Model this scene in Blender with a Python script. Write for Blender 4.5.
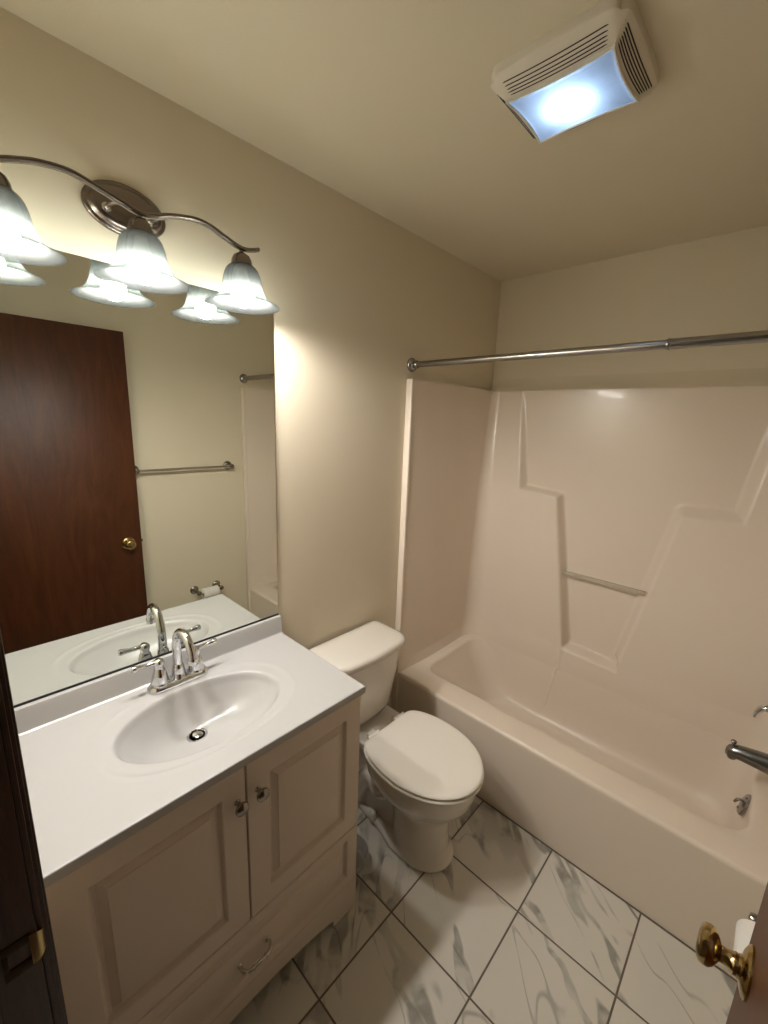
import bpy, bmesh, math
from math import pi, sin, cos, radians as R
from mathutils import Vector, Matrix, Euler

for o in list(bpy.data.objects): bpy.data.objects.remove(o)
S = bpy.context.scene
COL = S.collection

# ------------------------------------------------------------------ camera, world, exposure
cam_d = bpy.data.cameras.new('camera')
cam = bpy.data.objects.new('camera', cam_d); COL.objects.link(cam)
cam.location = (1.2804, 0.0309, 1.6651)
cam.rotation_euler = Euler((1.357, -0.0371, 0.7564), 'XYZ')
cam_d.sensor_fit = 'VERTICAL'; cam_d.sensor_height = 24.0
cam_d.lens = 417.52 / 1024 * 24.0
cam_d.clip_start = 0.01
S.camera = cam
w = bpy.data.worlds.new('world'); S.world = w; w.use_nodes = True
w.node_tree.nodes['Background'].inputs[0].default_value = (1.0, 0.85, 0.7, 1)
w.node_tree.nodes['Background'].inputs[1].default_value = 0.004
S.view_settings.view_transform = 'Standard'; S.view_settings.look = 'None'
S.view_settings.gamma = 1.0; S.view_settings.use_curve_mapping = False
S.view_settings.exposure = 0.0
BULB = 600.0          # emission of each vanity bulb
FANBULB = 85.0       # emission of the bulb behind the fan lens
BULB_COL = (1.0, 0.965, 0.93, 1)

# ------------------------------------------------------------------ room measures
W, L, H = 1.52, 2.292, 2.4425
Y0 = 0.04                      # interior face of the door wall
YT, HT, HS = 1.528, 0.39, 1.856
HC, DC, YV = 0.868, 0.478, 0.843

# ------------------------------------------------------------------ materials
def mat(name, col, rough=0.5, metal=0.0, coat=0.0, bump=0.0, bscale=200.0, spec=0.5, trans=0.0, ior=1.45,
        var=0.0, vscale=4.0, rvar=0.0):
    m = bpy.data.materials.new(name); m.use_nodes = True
    nt = m.node_tree; b = nt.nodes['Principled BSDF']
    b.inputs['Base Color'].default_value = (*col, 1); b.inputs['Roughness'].default_value = rough
    b.inputs['Metallic'].default_value = metal; b.inputs['Coat Weight'].default_value = coat
    b.inputs['Coat Roughness'].default_value = 0.08
    b.inputs['Specular IOR Level'].default_value = spec; b.inputs['Transmission Weight'].default_value = trans
    b.inputs['IOR'].default_value = ior
    tc = nt.nodes.new('ShaderNodeTexCoord')
    if bump:
        n = nt.nodes.new('ShaderNodeTexNoise'); n.inputs['Scale'].default_value = bscale; n.inputs['Detail'].default_value = 3
        nt.links.new(tc.outputs['Object'], n.inputs['Vector'])
        bp = nt.nodes.new('ShaderNodeBump'); bp.inputs['Strength'].default_value = bump; bp.inputs['Distance'].default_value = 0.002
        nt.links.new(n.outputs['Fac'], bp.inputs['Height']); nt.links.new(bp.outputs[0], b.inputs['Normal'])
    if var or rvar:
        n = nt.nodes.new('ShaderNodeTexNoise'); n.inputs['Scale'].default_value = vscale; n.inputs['Detail'].default_value = 4
        nt.links.new(tc.outputs['Object'], n.inputs['Vector'])
    if var:
        mx = nt.nodes.new('ShaderNodeMix'); mx.data_type = 'RGBA'
        mx.inputs['A'].default_value = (*[c * (1 - var) for c in col], 1)
        mx.inputs['B'].default_value = (*[min(1, c * (1 + var)) for c in col], 1)
        nt.links.new(n.outputs['Fac'], mx.inputs['Factor']); nt.links.new(mx.outputs['Result'], b.inputs['Base Color'])
    if rvar:
        mr = nt.nodes.new('ShaderNodeMapRange'); mr.inputs['From Min'].default_value = 0.3; mr.inputs['From Max'].default_value = 0.7
        mr.inputs['To Min'].default_value = max(0, rough - rvar); mr.inputs['To Max'].default_value = rough + rvar
        nt.links.new(n.outputs['Fac'], mr.inputs['Value']); nt.links.new(mr.outputs[0], b.inputs['Roughness'])
    return m

M = {}
M['paint'] = mat('wall_paint', (0.68, 0.60, 0.455), 0.42, bump=0.12, bscale=260, spec=0.35)
M['ceil'] = mat('ceiling_paint', (0.66, 0.59, 0.45), 0.6, bump=0.2, bscale=320, spec=0.3)
M['acrylic'] = mat('fiberglass_bone', (0.76, 0.655, 0.54), 0.27, coat=0.12, spec=0.5, bump=0.25, bscale=16, var=0.02, vscale=3)
M['acrylic_worn'] = mat('fiberglass_bone_worn', (0.76, 0.655, 0.54), 0.34, spec=0.5, bump=0.2, bscale=16, var=0.02, vscale=3)
M['marble_top'] = mat('cultured_marble', (0.425, 0.412, 0.395), 0.26, coat=0.1)
M['cabinet'] = mat('cabinet_white', (0.66, 0.56, 0.46), 0.38, spec=0.4)
M['cab_in'] = mat('cabinet_inside', (0.12, 0.09, 0.06), 0.7)
M['china'] = mat('vitreous_china', (0.69, 0.64, 0.565), 0.12, coat=0.4)
M['seat'] = mat('seat_plastic', (0.80, 0.75, 0.66), 0.3)
M['chrome'] = mat('chrome', (0.68, 0.69, 0.71), 0.07, 1.0)
M['nickel'] = mat('brushed_nickel', (0.20, 0.165, 0.14), 0.27, 1.0, bump=0.05, bscale=500)
M['rod'] = mat('rod_metal', (0.36, 0.35, 0.34), 0.22, 1.0)
M['satin'] = mat('satin_nickel', (0.62, 0.58, 0.52), 0.2, 1.0)
M['brass'] = mat('polished_brass', (0.48, 0.36, 0.16), 0.13, 1.0, var=0.15, vscale=30)
M['mirror'] = mat('mirror_glass', (0.83, 0.86, 0.81), 0.0, 1.0)
M['black'] = mat('dark_edge', (0.02, 0.02, 0.022), 0.4)
M['dark'] = mat('dark_gap', (0.015, 0.012, 0.01), 0.8)
M['fanplastic'] = mat('fan_plastic', (0.66, 0.60, 0.50), 0.4, var=0.05, vscale=12)
M['pan'] = mat('added_pan_grey', (0.16, 0.17, 0.2), 0.6)
M['dullchrome'] = mat('dull_chrome', (0.24, 0.24, 0.23), 0.25, 1.0)
M['knob'] = mat('dull_nickel', (0.36, 0.33, 0.29), 0.2, 1.0)
M['plate_dark'] = mat('dark_brown_metal', (0.05, 0.03, 0.015), 0.5, 1.0)  # strike plate flat, a darker brown metal than its lip
M['paper'] = mat('toilet_paper', (0.85, 0.82, 0.76), 0.9, bump=0.3, bscale=300)
M['card'] = mat('cardboard', (0.40, 0.29, 0.18), 0.9)
M['white_plastic'] = mat('white_plastic', (0.72, 0.68, 0.6), 0.3)
M['caulk'] = mat('caulk', (0.66, 0.58, 0.46), 0.6)
M['clear'] = mat('clear_acrylic', (0.86, 0.84, 0.76), 0.08, trans=0.85, ior=1.4)
M['clear_bowl'] = mat('clear_plastic', (0.62, 0.60, 0.55), 0.2, trans=0.2, ior=1.3)

def emis(name, col, s):
    m = bpy.data.materials.new(name); m.use_nodes = True; nt = m.node_tree
    b = nt.nodes['Principled BSDF']; b.inputs['Base Color'].default_value = (0.8, 0.8, 0.8, 1)
    b.inputs['Emission Color'].default_value = col; b.inputs['Emission Strength'].default_value = s
    return m
M['bulb'] = emis('lit_bulb', BULB_COL, BULB)
M['fanbulb'] = emis('lit_fan_bulb', (0.72, 0.86, 1.0, 1), FANBULB)

def glass_shade(name, col, tr, alpha, refl=(0.3, 0.3, 0.3), thru=(0.06, 0.065, 0.063)):
    m = bpy.data.materials.new(name); m.use_nodes = True; nt = m.node_tree; nt.nodes.clear()
    out = nt.nodes.new('ShaderNodeOutputMaterial')
    tc = nt.nodes.new('ShaderNodeTexCoord'); n = nt.nodes.new('ShaderNodeTexNoise')
    n.inputs['Scale'].default_value = 22; n.inputs['Detail'].default_value = 5; n.inputs['Distortion'].default_value = 1.5
    nt.links.new(tc.outputs['Object'], n.inputs['Vector'])
    cr = nt.nodes.new('ShaderNodeMix'); cr.data_type = 'RGBA'
    cr.inputs['A'].default_value = (*[c * 0.86 for c in col], 1); cr.inputs['B'].default_value = (*col, 1)
    nt.links.new(n.outputs['Fac'], cr.inputs['Factor'])
    t = nt.nodes.new('ShaderNodeBsdfTranslucent'); d = nt.nodes.new('ShaderNodeBsdfDiffuse')
    tp = nt.nodes.new('ShaderNodeBsdfTransparent'); g = nt.nodes.new('ShaderNodeBsdfGlossy'); g.inputs['Roughness'].default_value = 0.12
    for s, k in ((t, thru), (d, refl)):
        q = nt.nodes.new('ShaderNodeMix'); q.data_type = 'RGBA'; q.blend_type = 'MULTIPLY'; q.inputs['Factor'].default_value = 1.0
        nt.links.new(cr.outputs['Result'], q.inputs['A']); q.inputs['B'].default_value = (*k, 1); nt.links.new(q.outputs['Result'], s.inputs['Color'])
    tp.inputs[0].default_value = (*col, 1)
    a = nt.nodes.new('ShaderNodeMixShader'); a.inputs[0].default_value = tr
    nt.links.new(d.outputs[0], a.inputs[1]); nt.links.new(t.outputs[0], a.inputs[2])
    b = nt.nodes.new('ShaderNodeMixShader'); b.inputs[0].default_value = alpha
    nt.links.new(a.outputs[0], b.inputs[1]); nt.links.new(tp.outputs[0], b.inputs[2])
    c = nt.nodes.new('ShaderNodeMixShader'); c.inputs[0].default_value = 0.05
    nt.links.new(b.outputs[0], c.inputs[1]); nt.links.new(g.outputs[0], c.inputs[2])
    nt.links.new(c.outputs[0], out.inputs[0])
    return m
M['shade'] = glass_shade('alabaster_glass', (0.90, 0.95, 0.94), 0.5, 0.37, (0.09, 0.09, 0.088), (0.078, 0.079, 0.075))
M['lens'] = glass_shade('frosted_lens', (0.80, 0.88, 0.98), 0.7, 0.0, (0.5, 0.5, 0.5), (0.55, 0.62, 0.7))

def wood_mat(name, dark, light, rough, coat=0.1, spec=0.45):
    m = bpy.data.materials.new(name); m.use_nodes = True; nt = m.node_tree; b = nt.nodes['Principled BSDF']
    tc = nt.nodes.new('ShaderNodeTexCoord'); mp = nt.nodes.new('ShaderNodeMapping')
    mp.inputs['Scale'].default_value = (7, 7, 1.1)
    nt.links.new(tc.outputs['Object'], mp.inputs[0])
    n = nt.nodes.new('ShaderNodeTexNoise'); n.inputs['Scale'].default_value = 1.6; n.inputs['Detail'].default_value = 8
    n.inputs['Distortion'].default_value = 2.2; n.inputs['Roughness'].default_value = 0.6
    nt.links.new(mp.outputs[0], n.inputs['Vector'])
    n2 = nt.nodes.new('ShaderNodeTexNoise'); n2.inputs['Scale'].default_value = 45; n2.inputs['Detail'].default_value = 3
    nt.links.new(mp.outputs[0], n2.inputs['Vector'])
    mm = nt.nodes.new('ShaderNodeMath'); mm.operation = 'MULTIPLY_ADD'; mm.inputs[1].default_value = 0.3
    nt.links.new(n2.outputs['Fac'], mm.inputs[0]); nt.links.new(n.outputs['Fac'], mm.inputs[2])
    cr = nt.nodes.new('ShaderNodeValToRGB')
    cr.color_ramp.elements[0].position = 0.45; cr.color_ramp.elements[0].color = (*dark, 1)
    cr.color_ramp.elements[1].position = 0.85; cr.color_ramp.elements[1].color = (*light, 1)
    nt.links.new(mm.outputs[0], cr.inputs[0]); nt.links.new(cr.outputs[0], b.inputs['Base Color'])
    b.inputs['Roughness'].default_value = rough; b.inputs['Coat Weight'].default_value = coat; b.inputs['Specular IOR Level'].default_value = spec
    return m
M['door'] = wood_mat('door_varnished_wood', (0.040, 0.0105, 0.003), (0.080, 0.024, 0.007), 0.42, 0.0, 0.3)
M['jamb'] = wood_mat('jamb_wood', (0.022, 0.009, 0.004), (0.07, 0.034, 0.018), 0.45)

TS, TX0, TY0 = 0.3148, 0.5732, YT - 0.3054
def tile_mat():
    m = bpy.data.materials.new('marble_tile_floor'); m.use_nodes = True; nt = m.node_tree; b = nt.nodes['Principled BSDF']
    N = nt.nodes.new; K = nt.links.new
    def math_(op, a, bb=None, c=None):
        n = N('ShaderNodeMath'); n.operation = op
        for i, v in enumerate((a, bb, c)):
            if v is None: continue
            if isinstance(v, (int, float)): n.inputs[i].default_value = v
            else: K(v, n.inputs[i])
        return n.outputs[0]
    tc = N('ShaderNodeTexCoord'); sp = N('ShaderNodeSeparateXYZ'); K(tc.outputs['Object'], sp.inputs[0])
    u = math_('DIVIDE', math_('SUBTRACT', sp.outputs[0], TX0), TS); v = math_('DIVIDE', math_('SUBTRACT', sp.outputs[1], TY0), TS)
    iu, iv = math_('FLOOR', u), math_('FLOOR', v); fu, fv = math_('FRACT', u), math_('FRACT', v)
    du = math_('ABSOLUTE', math_('SUBTRACT', fu, 0.5)); dv = math_('ABSOLUTE', math_('SUBTRACT', fv, 0.5))
    edge = math_('MAXIMUM', du, dv)
    gr = N('ShaderNodeMapRange'); gr.inputs['From Min'].default_value = 0.4895; gr.inputs['From Max'].default_value = 0.4925; K(edge, gr.inputs['Value'])
    grout = math_('MAXIMUM', gr.outputs[0], math_('GREATER_THAN', sp.outputs[1], YT - 0.003))
    idx = N('ShaderNodeCombineXYZ'); K(iu, idx.inputs[0]); K(iv, idx.inputs[1]); idx.inputs[2].default_value = 3.7
    wn = N('ShaderNodeTexWhiteNoise'); wn.noise_dimensions = '3D'; K(idx.outputs[0], wn.inputs['Vector'])
    off = N('ShaderNodeVectorMath'); off.operation = 'SCALE'; K(wn.outputs['Color'], off.inputs[0]); off.inputs['Scale'].default_value = 40
    loc = N('ShaderNodeCombineXYZ'); K(math_('SUBTRACT', fu, 0.5), loc.inputs[0]); K(math_('SUBTRACT', fv, 0.5), loc.inputs[1])
    rot = N('ShaderNodeVectorRotate'); rot.rotation_type = 'Z_AXIS'; K(loc.outputs[0], rot.inputs['Vector'])
    K(math_('MULTIPLY_ADD', wn.outputs['Value'], 0.5, -1.13), rot.inputs['Angle'])
    add = N('ShaderNodeVectorMath'); add.operation = 'ADD'; K(rot.outputs[0], add.inputs[0]); K(off.outputs[0], add.inputs[1])
    def noise(scale, det, dist, st=(1, 1, 1)):
        mp = N('ShaderNodeMapping'); mp.inputs['Scale'].default_value = st; K(add.outputs[0], mp.inputs[0])
        n = N('ShaderNodeTexNoise'); n.inputs['Scale'].default_value = scale; n.inputs['Detail'].default_value = det
        n.inputs['Distortion'].default_value = dist; n.inputs['Roughness'].default_value = 0.55
        K(mp.outputs[0], n.inputs['Vector']); return n.outputs['Fac']
    def band(val, c, w0, w1):
        d = math_('ABSOLUTE', math_('SUBTRACT', val, c))
        r = N('ShaderNodeMapRange'); r.inputs['From Min'].default_value = w0; r.inputs['From Max'].default_value = w1
        r.inputs['To Min'].default_value = 1; r.inputs['To Max'].default_value = 0; K(d, r.inputs['Value']); return r.outputs[0]
    a = noise(1.0, 3, 0.35, (1.5, 0.5, 1))
    broad = band(a, 0.56, 0.024, 0.044)
    thin = band(noise(0.8, 2, 0.15, (1.7, 0.5, 1)), 0.46, 0.001, 0.007)
    mask = noise(2.2, 3, 0.5)
    mk = N('ShaderNodeMapRange'); mk.inputs['From Min'].default_value = 0.42; mk.inputs['From Max'].default_value = 0.6; K(mask, mk.inputs['Value'])
    cloud = noise(3.2, 3, 0.3)
    vv = math_('MULTIPLY', math_('MULTIPLY', broad, math_('MULTIPLY_ADD', cloud, 0.8, 0.5)), math_('MULTIPLY_ADD', mk.outputs[0], 0.75, 0.25))
    tt = math_('MULTIPLY', math_('MULTIPLY', thin, 0.6), mk.outputs[0])
    fac = math_('MINIMUM', math_('ADD', vv, tt), 1.0)
    base = N('ShaderNodeMix'); base.data_type = 'RGBA'
    base.inputs['A'].default_value = (0.62, 0.58, 0.50, 1); base.inputs['B'].default_value = (0.25, 0.235, 0.20, 1); K(fac, base.inputs['Factor'])
    gm = N('ShaderNodeMix'); gm.data_type = 'RGBA'; K(grout, gm.inputs['Factor']); K(base.outputs['Result'], gm.inputs['A'])
    gm.inputs['B'].default_value = (0.13, 0.10, 0.075, 1); K(gm.outputs['Result'], b.inputs['Base Color'])
    K(math_('MULTIPLY_ADD', grout, 0.5, 0.24), b.inputs['Roughness'])
    bp = N('ShaderNodeBump'); bp.inputs['Strength'].default_value = 0.6; bp.inputs['Distance'].default_value = 0.002
    K(math_('SUBTRACT', 1.0, grout), bp.inputs['Height']); K(bp.outputs[0], b.inputs['Normal'])
    return m
M['tile'] = tile_mat()

# ------------------------------------------------------------------ mesh helpers
def link(name, me, m, parent=None, smooth=True, angle=35):
    if smooth:
        me.polygons.foreach_set('use_smooth', [True] * len(me.polygons))
        me.set_sharp_from_angle(angle=R(angle))
    o = bpy.data.objects.new(name, me); COL.objects.link(o)
    if m is not None: me.materials.append(m)
    if parent is not None: o.parent = parent
    return o
def fin(name, bm, m, parent=None, smooth=True, angle=35, recalc=True):
    if recalc: bmesh.ops.recalc_face_normals(bm, faces=bm.faces)
    me = bpy.data.meshes.new(name); bm.to_mesh(me); bm.free()
    return link(name, me, m, parent, smooth, angle)
def tag(o, label, cat, group=None):
    o['label'] = label; o['category'] = cat
    if group: o['group'] = group
    return o
def struct(o):
    o['kind'] = 'structure'; return o
def empty(name, loc, label, cat, group=None, rz=0):
    o = bpy.data.objects.new(name, None); COL.objects.link(o); o.location = loc; o.rotation_euler = (0, 0, rz)
    o.empty_display_size = 0.05
    return tag(o, label, cat, group)
def box(bm, a, b, bev=0.0, seg=2, mtx=None):
    t = bmesh.new(); bmesh.ops.create_cube(t, size=1)
    c = [(a[i] + b[i]) / 2 for i in range(3)]; s = [abs(b[i] - a[i]) for i in range(3)]
    for v in t.verts: v.co = Vector([v.co[i] * s[i] + c[i] for i in range(3)])
    if bev: bmesh.ops.bevel(t, geom=list(t.edges), offset=bev, segments=seg, profile=0.5, affect='EDGES')
    merge(bm, t, mtx)
def merge(bm, t, mtx=None):
    if mtx is not None: t.transform(mtx)
    vm = {v: bm.verts.new(v.co) for v in t.verts}
    for f in t.faces: bm.faces.new([vm[v] for v in f.verts])
    t.free()
def rings(bm, rs, close=True, cap0=False, cap1=False):
    vs = [[bm.verts.new(p) for p in r] for r in rs]; n = len(rs[0])
    for a, b in zip(vs, vs[1:]):
        for i in range(n if close else n - 1):
            j = (i + 1) % n
            bm.faces.new((a[i], a[j], b[j], b[i]))
    if cap0: bm.faces.new(vs[0][::-1])
    if cap1: bm.faces.new(vs[-1])
    return vs
def lathe(bm, prof, o=(0, 0, 0), axis='z', n=32, cap0=True, cap1=True, sc=(1, 1)):
    rs = []
    for r, h in prof:
        ring = []
        for i in range(n):
            t = 2 * pi * i / n; a, b = r * cos(t) * sc[0], r * sin(t) * sc[1]
            p = {'z': (a, b, h), 'x': (h, a, b), 'y': (b, h, a), '-x': (-h, a, b), '-y': (b, -h, a)}[axis]
            ring.append((p[0] + o[0], p[1] + o[1], p[2] + o[2]))
        rs.append(ring)
    rings(bm, rs, True, cap0 and prof[0][0] > 1e-6, cap1 and prof[-1][0] > 1e-6)
def catmull(pts, k=8):
    P = [Vector(p) for p in pts]; out = []
    for i in range(len(P) - 1):
        p0 = P[max(0, i - 1)]; p1 = P[i]; p2 = P[i + 1]; p3 = P[min(len(P) - 1, i + 2)]
        for j in range(k):
            t = j / k
            out.append(0.5 * ((2 * p1) + (p2 - p0) * t + (2 * p0 - 5 * p1 + 4 * p2 - p3) * t * t + (3 * p1 - p0 - 3 * p2 + p3) * t ** 3))
    out.append(P[-1]); return out
def tube(bm, pts, r, n=16, flat=None, up=Vector((0, 0, 1))):
    """sweep a circle (radius or list of radii) along points"""
    P = [Vector(p) for p in pts]; rs = []; prev = None
    for i, p in enumerate(P):
        t = (P[min(i + 1, len(P) - 1)] - P[max(0, i - 1)]).normalized()
        u = up if prev is None else prev
        u = (u - t * u.dot(t))
        if u.length < 1e-4: u = Vector((1, 0, 0)) - t * t.x
        u.normalize(); prev = u; v = t.cross(u)
        rr = r[i] if isinstance(r, (list, tuple)) else r
        rs.append([p + (u * cos(2 * pi * k / n) * (flat or 1) + v * sin(2 * pi * k / n)) * rr for k in range(n)])
    rings(bm, rs, True, True, True)
def rrect(x0, x1, y0, y1, r, z, k=8, m=12, rs=None):
    """rounded rectangle ring, anticlockwise from the +x -y corner; rs = radii per corner (x1y0, x1y1, x0y1, x0y0)"""
    rs = rs or [r] * 4; out = []
    cs = [(x1, y0, -pi / 2, rs[0], -1, 1), (x1, y1, 0, rs[1], -1, -1), (x0, y1, pi / 2, rs[2], 1, -1), (x0, y0, pi, rs[3], 1, 1)]
    arcs = []
    for cx, cy, a0, rr, sx, sy in cs:
        arcs.append([(cx + sx * rr + rr * cos(a0 + pi / 2 * i / k), cy + sy * rr + rr * sin(a0 + pi / 2 * i / k)) for i in range(k + 1)])
    for i, a in enumerate(arcs):
        out += a; b = arcs[(i + 1) % 4][0]
        for j in range(1, m): out.append((a[-1][0] + (b[0] - a[-1][0]) * j / m, a[-1][1] + (b[1] - a[-1][1]) * j / m))
    return [(x, y, z) for x, y in out]
def sm(t): t = max(0, min(1, t)); return t * t * (3 - 2 * t)
def lerp(a, b, t): return a + (b - a) * t
def interp(x, xs, ys):
    if x <= xs[0]: return ys[0]
    for i in range(len(xs) - 1):
        if x <= xs[i + 1]: return lerp(ys[i], ys[i + 1], (x - xs[i]) / (xs[i + 1] - xs[i]))
    return ys[-1]

# ------------------------------------------------------------------ room shell
def slab(name, a, b, m):
    bm = bmesh.new(); box(bm, a, b); return struct(fin(name, bm, m, smooth=False))
slab('floor', (-0.1, -1.1, -0.05), (W + 0.1, L + 0.1, 0), M['tile'])
slab('ceiling', (-0.1, -1.1, H), (W + 0.1, L + 0.1, H + 0.05), M['ceil'])
slab('wall_left', (-0.1, -1.1, 0), (0, L + 0.1, H), M['paint'])
slab('wall_right', (W, -1.1, 0), (W + 0.1, L + 0.1, H), M['paint'])
slab('wall_back', (0, L, 0), (W, L + 0.1, H), M['paint'])
slab('wall_hall', (0, -1.1, 0), (W, -1.05, H), M['paint'])
OX0, OX1, OZ = 0.645, 1.414, 2.09
bm = bmesh.new()
box(bm, (0, -0.08, 0), (OX0 - 0.018, Y0, H)); box(bm, (OX1 + 0.018, -0.08, 0), (W, Y0, H)); box(bm, (OX0 - 0.018, -0.08, OZ + 0.018), (OX1 + 0.018, Y0, H))
struct(fin('wall_front', bm, M['paint'], smooth=False))
# door frame: jamb boards, stops and moulded casing
bm = bmesh.new()
box(bm, (OX0 - 0.018, -0.08, 0), (OX0, Y0, OZ + 0.018), 0.001)
box(bm, (OX1, -0.08, 0), (OX1 + 0.018, Y0, OZ + 0.018), 0.001)
box(bm, (OX0, -0.08, OZ), (OX1, Y0, OZ + 0.018), 0.001)
box(bm, (OX0, -0.045, 0), (OX0 + 0.011, -0.008, OZ), 0.002)
box(bm, (OX1 - 0.011, -0.045, 0), (OX1, -0.008, OZ), 0.002)
box(bm, (OX0 + 0.011, -0.045, OZ - 0.011), (OX1 - 0.011, -0.008, OZ), 0.002)
def casing(bm, x0, x1, y, sgn, z1):
    # three stepped beads across the casing width
    wd = x1 - x0
    for i, (f0, f1, th) in enumerate(((0, 1, 0.008), (0.08, 0.72, 0.013), (0.12, 0.32, 0.016))):
        a, b = (x0 + wd * f0, x0 + wd * f1) if wd > 0 else (x0 + wd * f0, x0 + wd * f1)
        box(bm, (min(a, b), y, 0), (max(a, b), y + sgn * th, z1), 0.002)
casing(bm, OX0 - 0.005, OX0 - 0.062, Y0, 1, OZ + 0.06)
casing(bm, OX0 - 0.005, OX0 - 0.062, -0.08, -1, OZ + 0.06)
casing(bm, OX1 + 0.005, OX1 + 0.062, Y0, 1, OZ + 0.06)
casing(bm, OX1 + 0.005, OX1 + 0.062, -0.08, -1, OZ + 0.06)
for y, s in ((Y0, 1), (-0.08, -1)):
    for th, z0, z1 in ((0.008, 0.005, 0.062), (0.013, 0.01, 0.046), (0.016, 0.012, 0.023)):
        box(bm, (OX0 - 0.06, y, OZ + z0), (OX1 + 0.06, y + s * th, OZ + z1), 0.002)
frame = struct(fin('trim_1', bm, M['jamb'])); frame['label'] = 'dark stained wooden door frame at the left edge'
# strike plate with its hole and curved lip
bm = bmesh.new()
box(bm, (OX0 - 0.001, 0.002, 0.905), (OX0 + 0.0015, 0.034, 0.922), 0.0005); box(bm, (OX0 - 0.001, 0.002, 0.948), (OX0 + 0.0015, 0.034, 0.962), 0.0005)
box(bm, (OX0 - 0.001, 0.002, 0.92), (OX0 + 0.0015, 0.008, 0.95), 0.0005)
lip = [(OX0 + 0.001, 0.030), (OX0 + 0.001, 0.038), (OX0 - 0.002, 0.0435), (OX0 - 0.005, 0.0455)]
sp = fin('strike_plate', bm, M['plate_dark'], frame)
bm = bmesh.new(); rs = []
for x, y in lip:
    k = 0.026 - 14 * max(0, y - 0.036) * 0.06
    rs.append([(x, y, 0.934 - k), (x, y, 0.934 + k), (x + 0.0015, y + 0.001, 0.934 + k), (x + 0.0015, y + 0.001, 0.934 - k)])
rings(bm, rs, True, True, True)
lp = fin('strike_lip', bm, M['brass'], sp); lp['label'] = 'shiny brass curved lip'
# door hung on the right jamb, open against the right wall
DX0, DX1, DY0, DY1, DZ = 1.376, 1.411, 0.052, 0.792, 2.078
bm = bmesh.new(); box(bm, (DX0, DY0, 0.012), (DX1, DY1, DZ), 0.0015)
door = struct(fin('door_1', bm, M['door'])); door['label'] = 'flat dark reddish brown varnished wooden door standing open'
def knob(side):
    sgn = -1 if side == 'hall' else 1
    x = DX0 if sgn < 0 else DX1
    ax = '-x' if sgn < 0 else 'x'
    bm = bmesh.new()
    lathe(bm, [(0.0, -0.001), (0.034, -0.001), (0.034, 0.003), (0.031, 0.006), (0.024, 0.009), (0.016, 0.011), (0.015, 0.014), (0.0, 0.014)], (x, 0.722, 0.924), ax, 40)
    ro = fin('rosette', bm, M['brass'], kn)
    bm = bmesh.new()
    lathe(bm, [(0.0, 0.012), (0.0135, 0.012), (0.0145, 0.018), (0.0125, 0.021), (0.0105, 0.027), (0.011, 0.033), (0.015, 0.035), (0.022, 0.039),
               (0.0262, 0.044), (0.027, 0.050), (0.0255, 0.055), (0.021, 0.0585), (0.012, 0.0605), (0.0, 0.061)], (x, 0.722, 0.924), ax, 40)
    g = fin('grip', bm, M['brass'], kn)
for side in ('hall', 'wall'):
    bm = bmesh.new(); x = DX0 if side == 'hall' else DX1; s = -1 if side == 'hall' else 1
    lathe(bm, [(0.009, -0.004), (0.009, 0.05)], (x, 0.722, 0.924), '-x' if s < 0 else 'x', 16)
    kn = fin('door_knob', bm, M['brass'], door)
    knob(side)
bm = bmesh.new(); box(bm, (1.388, DY1 - 0.001, 0.899), (1.403, DY1 + 0.001, 0.954), 0.0004); box(bm, (1.389, DY1, 0.916), (1.399, DY1 + 0.011, 0.932), 0.002)
fin('latch', bm, M['brass'], door)
for z in (0.22, 1.05, 1.88):
    bm = bmesh.new(); lathe(bm, [(0.006, z - 0.045), (0.006, z + 0.045)], (1.4145, 0.052, 0), 'z', 12)
    for zz in (z - 0.047, z + 0.047): lathe(bm, [(0.0, zz - 0.004), (0.0075, zz - 0.002), (0.0075, zz + 0.002), (0.0, zz + 0.004)], (1.4145, 0.052, 0), 'z', 12)
    fin('hinge', bm, M['brass'], door)
# plaster band swelling out above the tub surround
bm = bmesh.new()
pr = [(L, 1.925), (L - 0.004, 1.905), (L - 0.010, 1.88), (L - 0.013, 1.862), (L - 0.013, 1.857), (L, 1.857)]
rings(bm, [[(0.0005, y, z) for y, z in pr], [(W - 0.0005, y, z) for y, z in pr]], True, True, True)
struct(fin('trim_2', bm, M['paint'], angle=60))

# ------------------------------------------------------------------ tub with its one-piece surround
tub = empty('bathtub_surround', (W / 2, 1.9, 0), 'bone coloured bathtub moulded in one piece with its tall shower surround', 'bathtub')
def off(o, root):
    o.location = -Vector(root.location); return o
K1, K2 = 10, 24
def rr(x0, x1, y0, y1, z, rs): return rrect(x0, x1, y0, y1, 0, z, K1, K2, rs)
sx0, sx1 = 0.034, W - 0.034
yo_bot = 2.205
R0 = []
o4 = [0.004] * 4
R0.append(rr(sx0, sx1, YT + 0.004, L - 0.004, 0.001, o4))
R0.append(rr(sx0, sx1, YT + 0.003, L - 0.004, 0.05, o4))
R0.append(rr(sx0, sx1, YT + 0.001, L - 0.004, HT - 0.03, o4))
for a in range(0, 91, 15):
    q = R(a); R0.append(rr(sx0, sx1, YT + 0.016 - 0.016 * cos(q), L - 0.004, HT - 0.016 + 0.016 * sin(q), o4))
BX0, BX1, BY0, BY1 = 0.105, 1.425, 1.668, 2.1865
cr = [0.09, 0.10, 0.10, 0.075]
R0.append(rr(BX0 - 0.03, BX1 + 0.03, BY0 - 0.03, BY1 + 0.02, HT + 0.002, [0.11, 0.12, 0.12, 0.095]))
for d, z in ((0.0, -0.001), (0.006, -0.004), (0.011, -0.011), (0.014, -0.022)):
    R0.append(rr(BX0 - 0.008 + d, BX1 + 0.008 - d, BY0 - 0.008 + d, BY1, HT + z, cr))
zb = 0.075
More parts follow.
